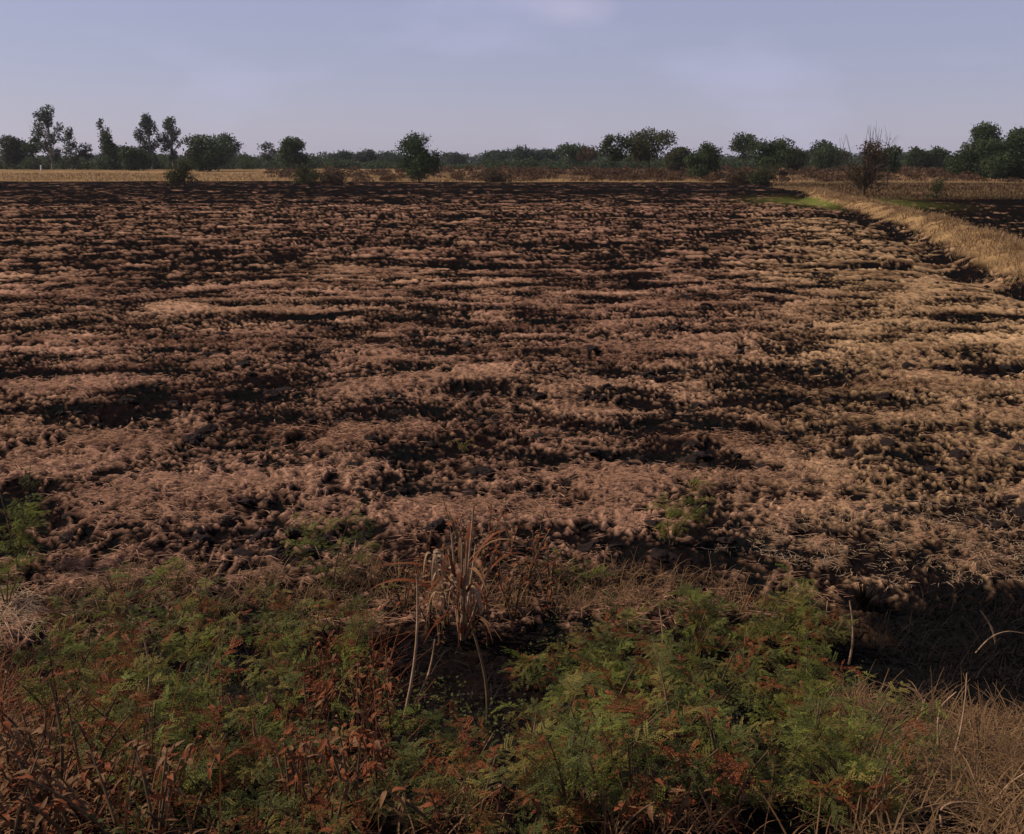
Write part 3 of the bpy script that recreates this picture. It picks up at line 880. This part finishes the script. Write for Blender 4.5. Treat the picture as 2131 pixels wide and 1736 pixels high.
NOTABLE = [  # px, py of the foot, height, spread, leaves, leaf length, leaf materials, label
 (40, 1200, 0.75, 0.32, 26, 0.26, ['weed_green', 'weed_green', 'weed_dark'], 'bright green feathery weed above the dark hollow at the left edge'),
 (15, 1275, 0.40, 0.22, 14, 0.20, ['weed_green', 'weed_dark'], 'low green weed just above the pale straw heap'),
 (60, 1035, 0.30, 0.10, 7, 0.14, ['weed_dark'], 'single dark sprig standing out in the field above the left-edge weed'),
 (690, 1235, 0.68, 0.34, 26, 0.22, ['weed_dark', 'weed_green'], 'dull green weed left of the dry cane, where weeds meet straw'),
 (640, 1125, 0.22, 0.18, 9, 0.16, ['weed_yellow', 'weed_green'], 'yellowish low weed out in the straw, upper left of the dry cane'),
 (1395, 1140, 0.60, 0.34, 26, 0.22, ['weed_green', 'weed_yellow'], 'bright green weed standing alone in the straw right of the dry cane'),
 (1440, 1035, 0.25, 0.18, 9, 0.16, ['weed_yellow', 'weed_green'], 'yellow green tuft just beyond the lone bright weed'),
 (1195, 1205, 0.22, 0.30, 14, 0.20, ['weed_green', 'weed_dark'], 'flat green weed spread between the dry cane and the lone bright weed'),
 (965, 945, 0.18, 0.16, 6, 0.16, ['weed_yellow'], 'small yellow green tuft in the field above the dry cane'),
 (360, 1250, 0.34, 0.18, 10, 0.18, ['weed_green', 'weed_yellow'], 'pale green weed at the edge of the straw between hollow and cane'),
 (600, 1330, 0.50, 0.26, 16, 0.24, ['weed_yellow', 'weed_dark'], 'weed with a yellowing crown below the straw edge'),
 (1640, 1330, 0.50, 0.36, 26, 0.22, ['weed_green', 'weed_green', 'weed_yellow'], 'bright weed mound left of the charred hollow'),
 (1480, 1360, 0.50, 0.34, 22, 0.22, ['weed_green', 'weed_dark'], 'green weed at the top of the right-hand weed mass'),
 (1250, 1480, 0.45, 0.26, 16, 0.22, ['weed_dark', 'weed_green'], 'green weed right of the dark gap in the bank'),
 (1680, 1560, 0.55, 0.30, 20, 0.24, ['weed_green', 'weed_green'], 'green weed with drooping sprays beside the dry grass'),
 (1780, 1700, 0.45, 0.30, 18, 0.24, ['weed_green', 'weed_dark'], 'green weed low down where weeds give way to dry grass'),
 (170, 1490, 0.45, 0.28, 14, 0.24, ['weed_green', 'weed_dark'], 'green sprays over the black gap on the left bank'),
 (860, 1580, 0.25, 0.16, 9, 0.20, ['weed_green', 'weed_yellow'], 'little green weed at the foot of the leaning stalks'),
 (390, 1690, 0.32, 0.22, 12, 0.24, ['weed_green', 'weed_dark'], 'bluish green weed among russet stems at the bottom'),
]
for k, (px, py, h, spd, nf, fl, mats, lab) in enumerate(NOTABLE):
    plant('feathery_weed', lab, mats, base_at(px, py), h * 0.85, spd, int(nf * 1.9), fl * 0.56, 'feathery weeds on the bank', 500 + k)

LANDMARKS = [((985, 1250), 'close to the dry cane'), ((1640, 1310), 'around the bright weed mound'), ((1800, 1320), 'beside the charred hollow'), ((1900, 1560), 'where the dry grass begins'),
             ((1250, 1450), 'along the edge of the dark gap'), ((850, 1480), 'by the tall leaning stalks'), ((300, 1400), 'around the upright pale stalk'), ((110, 1560), 'near the thin stalk at far left'),
             ((40, 1290), 'below the pale straw heap'), ((600, 1330), 'around the yellow-crowned weed'), ((390, 1690), 'beside the bluish green weed at the bottom'), ((860, 1640), 'below the little green weed'),
             ((1530, 1420), 'around the slender leaning stem'), ((1780, 1700), 'by the lowest green weed'), ((1200, 1690), 'at the bottom, below the dark gap'), ((1500, 1660), 'at the bottom of the green growth')]
def landmark(px, py):
    return min(LANDMARKS, key=lambda q: (q[0][0] - px) ** 2 + (1.3 * (q[0][1] - py)) ** 2)[1]

def region_plants(n, poly, seed, **kw):
    """plants spread over a stretch of the bank given by its corner points"""
    rg = np.random.default_rng(seed)
    poly = np.array(poly, float)
    done, placed = 0, []
    tries = 0
    while done < n and tries < n * 60:
        tries += 1
        px, py = rg.uniform(poly[:, 0].min(), poly[:, 0].max()), rg.uniform(poly[:, 1].min(), poly[:, 1].max())
        inside = False
        for a, b in zip(poly, np.roll(poly, -1, 0)):
            if (a[1] > py) != (b[1] > py) and px < (b[0] - a[0]) * (py - a[1]) / (b[1] - a[1]) + a[0]: inside = not inside
        if not inside: continue
        if any((px - q[0]) ** 2 + ((py - q[1]) * 1.3) ** 2 < kw['gap'] ** 2 for q in placed): continue
        placed.append((px, py)); done += 1
        s = rg.uniform(0.75, 1.25)
        lm = landmark(px, py)
        plant(kw['name'], kw['label'] + ' ' + lm, kw['mats'], base_at(px, py), kw['h'] * s, kw['spread'] * s, kw['nf'], kw['fl'], kw['group'] + ' ' + lm, seed * 100 + done, kw.get('style', 'feather'))

region_plants(25, [(90, 1330), (420, 1290), (760, 1330), (700, 1600), (480, 1680), (120, 1600)], 1, gap=80, name='feathery_weed', mats=['weed_dark', 'weed_dark', 'weed_green', 'weed_yellow', 'weed_red'],
              label='dull green feathery weed', group='dull green weeds', h=0.44, spread=0.26, nf=30, fl=0.13)
region_plants(40, [(1100, 1420), (1420, 1300), (1690, 1300), (1740, 1500), (1820, 1740), (1180, 1740)], 2, gap=70, name='feathery_weed', mats=['weed_green', 'weed_dark', 'weed_dark', 'weed_yellow', 'weed_red'],
              label='green feathery weed in thick growth', group='green weeds', h=0.34, spread=0.26, nf=30, fl=0.12)
region_plants(18, [(420, 1640), (1180, 1600), (1200, 1780), (380, 1780)], 3, gap=85, name='feathery_weed', mats=['weed_dark', 'weed_dark', 'weed_yellow', 'weed_red'],
              label='dusky half-dried feathery weed', group='half-dried weeds', h=0.22, spread=0.22, nf=24, fl=0.105)
region_plants(22, [(640, 1400), (800, 1370), (830, 1640), (760, 1760), (600, 1740), (640, 1560)], 4, gap=44, name='russet_weed', mats=['weed_red', 'dead', 'weed_red'], style='dead',
              label='russet dead weed with curled leaves', group='russet dead weeds', h=0.36, spread=0.16, nf=36, fl=0.045)
region_plants(26, [(0, 1450), (200, 1500), (400, 1680), (420, 1790), (0, 1790)], 5, gap=58, name='russet_weed', mats=['weed_red', 'dead', 'dead'], style='dead',
              label='brown dead weed', group='brown dead weeds', h=0.32, spread=0.22, nf=34, fl=0.045)
region_plants(26, [(900, 1130), (1120, 1150), (1180, 1300), (1000, 1360), (820, 1340)], 6, gap=34, name='russet_weed', mats=['weed_red', 'dead'], style='dead',
              label='red-brown withered weed', group='withered weeds', h=0.42, spread=0.18, nf=26, fl=0.05)
region_plants(14, [(880, 1600), (1150, 1560), (1700, 1600), (1650, 1760), (900, 1760)], 8, gap=70, name='russet_weed', mats=['dead', 'weed_red'], style='dead',
              label='small brown dried weed', group='small dried weeds', h=0.24, spread=0.2, nf=30, fl=0.045)

def undergrowth(name, mat, n, seed, size, hmax, thresh, label):
    rg = np.random.default_rng(seed)
    x, y = rg.uniform(-4.2, 4.2, n * 5), rg.uniform(2.2, 6.6, n * 5)
    inf = land(x, y)[3]
    w = perlin(x * 1.4, y * 1.4, seed) + 0.6 * perlin(x * 4, y * 4, seed + 1)
    k = (inf['bank'] > 0.3) & (inf['burn'] < 0.3) & (w > thresh) & (np.abs(x) < 0.62 * y + 0.5)
    x, y = x[k][:n], y[k][:n]
    z = ground_z(x, y) + hmax * rg.random(len(x)) ** 1.5
    v, q = leaf_quads(np.stack([x, y, z], 1), size, rg, 0.3)
    o = obj(name, build_mesh(name, v, q), M[mat]); o['kind'] = 'stuff'; o['label'] = label; o['category'] = 'undergrowth'
undergrowth('green_undergrowth', 'weed_dark', 9000, 601, 0.010, 0.20, 0.30, 'small green leaves filling in between the weeds on the bank')


# ---- the dry cane: bent leaves, a stalk and pale seed heads
def ribbon(m, pts, w, twist=0.3):
    pts = np.asarray(pts, float); n = len(pts)
    d = np.gradient(pts, axis=0); d /= np.linalg.norm(d, axis=1)[:, None]
    s = np.cross(d, [0, 0, 1.0]); s /= np.linalg.norm(s, axis=1)[:, None] + 1e-9
    s[:, 2] += twist
    t = np.linspace(0, 1, n)[:, None]
    ww = w * (1 - t ** 2) + 0.0015
    v = np.concatenate([pts - s * ww / 2, pts + s * ww / 2])
    m.add(v, [(i, i + 1, n + i + 1, n + i) for i in range(n - 1)])

def arc(a, up, out, az_, n=9):
    t = np.linspace(0, 1, n)
    return np.stack([a[0] + math.cos(az_) * out * t, a[1] + math.sin(az_) * out * t, a[2] + up * (2.2 * t - 1.9 * t * t)], 1)

cb = base_at(960, 1340)
cane = thing('dry_cane', 'withered cane clump with arching brown leaves and pale drooping blades, amid the weeds', 'cane', cb)
rg = np.random.default_rng(77)
m = MB()
for i in range(9):
    a = rg.uniform(0, 6.28); t = np.linspace(0, 1, 6); o_ = rg.uniform(0.03, 0.30); hh = rg.uniform(0.6, 1.0)
    m.tube(np.stack([math.cos(a) * o_ * t, math.sin(a) * o_ * t, -0.05 + hh * t], 1), 0.010 * (1.2 - 0.6 * t), 6)
obj('stalk', m.mesh('stalk', True), M['pale_stalk'], cane)
for i in range(26):
    m = MB(); a = rg.uniform(0, 6.28); k_ = rg.uniform(0.02, 0.16)
    ribbon(m, arc((k_ * math.cos(a), k_ * math.sin(a), rg.uniform(0.05, 0.6)), rg.uniform(0.08, 0.34), rg.uniform(0.2, 0.55), a), rg.uniform(0.012, 0.028), rg.uniform(-.6, .6))
    obj('leaf', m.mesh('leaf'), M['weed_red'] if i % 3 != 1 else (M['dead'] if i % 3 == 1 else M['plume']), cane)
for i in range(54):      # pale narrow blades hanging in bunches towards the road
    m = MB()
    bx, bz = ((-0.15, 0.62), (-0.04, 0.50), (0.05, 0.42), (-0.11, 0.40))[i % 4]
    p0 = np.array([bx, -0.12, bz]) + rg.normal(0, 0.03, 3)
    a = rg.uniform(0, 6.28); o_ = rg.uniform(0.03, 0.12); t = np.linspace(0, 1, 7)
    ln = rg.uniform(0.16, 0.32)
    ribbon(m, np.stack([p0[0] + math.cos(a) * o_ * t ** 0.7, p0[1] + math.sin(a) * o_ * t ** 0.7, p0[2] + ln * (0.35 * t - 1.1 * t * t)], 1), rg.uniform(0.010, 0.020), rg.uniform(-.6, .6))
    obj('leaf', m.mesh('leaf'), M['plume'], cane)

# ---- bare leaning stalks over the dark gap
def stalk(p_low, p_high, r, label, lean_y=0.0, name='bare_stalk', mat='pale_stalk', sag=0.03):
    a = Vector(base_at(*p_low))
    d = ray(*p_high)
    t = (a.y + lean_y) / d.y
    b = Vector((0, 0, CAM_Z)) + d * t
    rel = b - a
    t = np.linspace(0, 1, 8)
    pts = np.stack([rel.x * t + sag * np.sin(np.pi * t), rel.y * t, rel.z * t - 0.04 * (1 - t)], 1)
    m = MB(); m.tube(pts, r * (1.1 - 0.55 * t), 6)
    o = obj(name, m.mesh(name, True), M[mat], loc=a)
    o['label'] = label; o['category'] = 'stalk'; o['group'] = 'bare dry stalks on the bank'
    return o
stalk((835, 1500), (868, 1205), 0.009, 'tall pale stalk leaning right across the left side of the dark gap', 0.15)
stalk((848, 1480), (905, 1330), 0.007, 'shorter stalk forking off to the right of the tall pale stalk', 0.1)
stalk((1012, 1520), (985, 1315), 0.010, 'reddish stalk leaning left on the right side of the dark gap', 0.1, mat='stem')
stalk((298, 1490), (300, 1330), 0.008, 'upright pale stalk in the black gap of the left bank', 0.05)
stalk((305, 1400), (335, 1350), 0.007, 'short forked pale stick beside the upright stalk on the left', 0.05)
stalk((115, 1680), (105, 1420), 0.007, 'thin stalk rising through the dead weeds at the far left', 0.1, mat='stem')
stalk((1765, 1370), (1768, 1250), 0.008, 'thin pale stem at the near edge of the charred hollow', 0.05)
stalk((2075, 1330), (2040, 1270), 0.008, 'pale stick slanting over the charred hollow', 0.0)
stalk((1560, 1480), (1530, 1330), 0.006, 'slender stem leaning left out of the right-hand weeds', 0.1, mat='stem')
stalk((1365, 1400), (1372, 1265), 0.006, 'slender upright stem at the top edge of the right-hand weeds', 0.1)

# ---- dry grass of the right-hand corner, with long bent straws
def pix_blades(name, mat, n, poly, L_, wid, label, seed, pitch=(0.3, 1.3), bend=(0.2, 0.9), lift=0.0):
    rg = np.random.default_rng(seed)
    c = [base_or for base_or in (hit(px, py) for px, py in poly)]
    P = np.array([[p.x, p.y] for p in c])
    mn, mx = P.min(0), P.max(0)
    xs, ys = [], []
    while len(xs) < n:
        q = rg.uniform(mn, mx, (4000, 2))
        ins = np.zeros(4000, bool)
        for a, b in zip(P, np.roll(P, -1, 0)):
            cr = ((a[1] > q[:, 1]) != (b[1] > q[:, 1])) & (q[:, 0] < (b[0] - a[0]) * (q[:, 1] - a[1]) / (b[1] - a[1] + 1e-12) + a[0])
            ins ^= cr
        w = perlin(q[:, 0] * 3.1, q[:, 1] * 3.1, seed) + 0.35 > rg.random(4000) * 0.8
        xs += list(q[ins & w, 0]); ys += list(q[ins & w, 1])
    x, y = np.array(xs[:n]), np.array(ys[:n])
    return blades(name, mat, x, y, rg.uniform(*L_, n), rg.uniform(*wid, n), rg.uniform(0, 6.28, n), rg.uniform(*pitch, n), rg.uniform(*bend, n), label, lift, seg=4)

pix_blades('dry_grass', 'tan_grass', 9000, [(1740, 1450), (1900, 1465), (2030, 1510), (2330, 1500), (2400, 1800), (1760, 1800)], (0.12, 0.36), (0.003, 0.008), 'tangled tan dry grass filling the corner below the charred hollow', 31)
pix_blades('side_grass', 'dead', 5000, [(-520, 1360), (0, 1400), (0, 1800), (-520, 1800)], (0.15, 0.40), (0.003, 0.008), 'brown dry grass carrying on to the side of the dead weeds', 39)
pix_blades('brown_grass', 'dead', 2200, [(0, 1420), (150, 1440), (420, 1640), (1100, 1690), (1800, 1690), (1800, 1800), (-150, 1800), (-200, 1400)], (0.12, 0.36), (0.003, 0.008), 'brown dry grass between the weeds on the bank', 32)
pix_blades('dry_stem_grass', 'weed_red', 650, [(-100, 1420), (120, 1440), (420, 1640), (620, 1560), (700, 1340), (800, 1340), (820, 1600), (760, 1800), (-200, 1800)], (0.25, 0.6), (0.003, 0.006), 'long reddish dead stems leaning among the weeds on the left bank', 37, (0.5, 1.5), (0.0, 0.4))
pix_blades('shaded_litter_grass', 'char_shade_grass', 3500, [(80, 1300), (1750, 1300), (1780, 1700), (80, 1700)], (0.10, 0.30), (0.004, 0.010), 'dead grass coloured black as the shade under the weeds', 33, (0.0, 0.9))  # litter blades in black, painting the deep shade of the gaps
pix_blades('charred_grass', 'char_shade_grass', 2200, [(1740, 1270), (1830, 1240), (2060, 1225), (2400, 1250), (2400, 1440), (2030, 1460), (1900, 1440)], (0.10, 0.34), (0.003, 0.008), 'charred black grass in the hollow beside the weeds', 34)
pix_blades('straw_heap_grass', 'pale_straw', 1500, [(-60, 1240), (60, 1235), (100, 1270), (90, 1310), (-60, 1320)], (0.15, 0.4), (0.004, 0.009), 'pale straw heaped at the left edge below the green weed', 35, (0.0, 0.4))
pix_blades('pale_straw_grass', 'pale_straw', 6500, [(1450, 1150), (1750, 1060), (2400, 1020), (2400, 1235), (2060, 1215), (1830, 1225), (1700, 1195)], (0.03, 0.11), (0.003, 0.006), 'pale cream straw lying behind the charred hollow', 38, (-0.05, 0.25), (0.0, 0.3))
pix_blades('bank_edge_grass', 'tan_grass', 4500, [(100, 1200), (900, 1200), (1300, 1190), (1600, 1230), (1600, 1290), (900, 1290), (100, 1300)], (0.10, 0.34), (0.003, 0.007), 'dry tan grass where the bank meets the straw', 36)

def bent_straw(pts_px, r, label, k):
    """a long straw arching over the grass: picture points, all near one foot"""
    f = Vector(base_at(*pts_px[0]))
    P = [Vector((0, 0, 0))]
    for i, q in enumerate(pts_px[1:]):
        d = ray(*q); t = (f.y + 0.02 * (i + 1)) / d.y
        P.append(Vector((0, 0, CAM_Z)) + d * t - f)
    P = np.array([list(p) for p in P]); t0 = np.linspace(0, 1, len(P)); t = np.linspace(0, 1, 14)
    pts = np.stack([np.interp(t, t0, P[:, c]) for c in range(3)], 1)
    for _ in range(3): pts[1:-1] = (pts[:-2] + 2 * pts[1:-1] + pts[2:]) / 4
    m = MB(); m.tube(pts, r * (1.1 - 0.6 * t), 5)
    o = obj('bent_straw', m.mesh('bent_straw', True), M['pale_stalk'], loc=f)
    o['label'] = label; o['category'] = 'straw'; o['group'] = 'long bent straws in the dry grass'
bent_straw([(1905, 1515), (1925, 1470), (1915, 1440), (1880, 1425)], 0.005, 'long straw hooked over towards the weeds, at the top of the dry grass', 0)
bent_straw([(1960, 1600), (1950, 1520), (1955, 1470), (1990, 1440)], 0.005, 'straw bending right near the middle of the dry grass', 1)
bent_straw([(1850, 1540), (1890, 1520), (1915, 1490), (1925, 1455)], 0.005, 'curved straw sweeping up to the left of the straight ones', 2)
bent_straw([(1980, 1590), (2000, 1520), (2010, 1450), (2012, 1400)], 0.005, 'straight straw pointing up into the charred hollow', 3)
bent_straw([(2060, 1700), (2075, 1660), (2100, 1630), (2131, 1610)], 0.005, 'straw slanting out of the lowest right corner', 4)
bent_straw([(1960, 1730), (1955, 1680), (1990, 1668), (2040, 1672)], 0.005, 'straw kinked flat near the bottom of the dry grass', 5)
bent_straw([(2030, 1345), (2060, 1325), (2095, 1312), (2131, 1318)], 0.005, 'pale straw lying across the far end of the charred hollow', 6)

# dark twiggy ball-shaped tuft above the charred hollow
tb = base_at(1795, 1258)
tuft = thing('dark_tuft', 'dark rounded dead tuft above the left end of the charred hollow', 'tuft', tb)
rg = np.random.default_rng(91)
m = MB()
for i in range(160):
    a = rg.uniform(0, 6.28); e_ = rg.uniform(0.1, 1.5); l_ = rg.uniform(0.12, 0.24)
    t = np.linspace(0, 1, 4)
    ribbon(m, np.stack([math.cos(a) * math.cos(e_) * l_ * t * 1.3, math.sin(a) * math.cos(e_) * l_ * t, math.sin(e_) * l_ * (1.3 * t - .3 * t * t)], 1), 0.010)
bl = obj('blade', m.mesh('blade'), M['char_shade_grass'], tuft); bl['kind'] = 'stuff'

# ------------------------------------------------------------------ the air over the plain
hb = MB()
X, Y0, Y1, Z0, Z1 = 1620, -1620, 1620, -1.6, 60
hv = [(-X, Y0, Z0), (X, Y0, Z0), (X, Y1, Z0), (-X, Y1, Z0), (-X, Y0, Z1), (X, Y0, Z1), (X, Y1, Z1), (-X, Y1, Z1)]
hb.add(hv, [(0, 3, 2, 1), (4, 5, 6, 7), (0, 1, 5, 4), (1, 2, 6, 5), (2, 3, 7, 6), (3, 0, 4, 7)])
hm = bpy.data.materials.new('haze'); hm.use_nodes = True
ht = hm.node_tree; ht.nodes.clear()
ho = ht.nodes.new('ShaderNodeOutputMaterial'); hp = ht.nodes.new('ShaderNodeVolumePrincipled')
hp.inputs['Color'].default_value = (0.86, 0.88, 0.95, 1); hp.inputs['Density'].default_value = 0.00007
ht.links.new(hp.outputs[0], ho.inputs['Volume'])
hz = obj('haze', hb.mesh('haze'), hm); hz['kind'] = 'stuff'
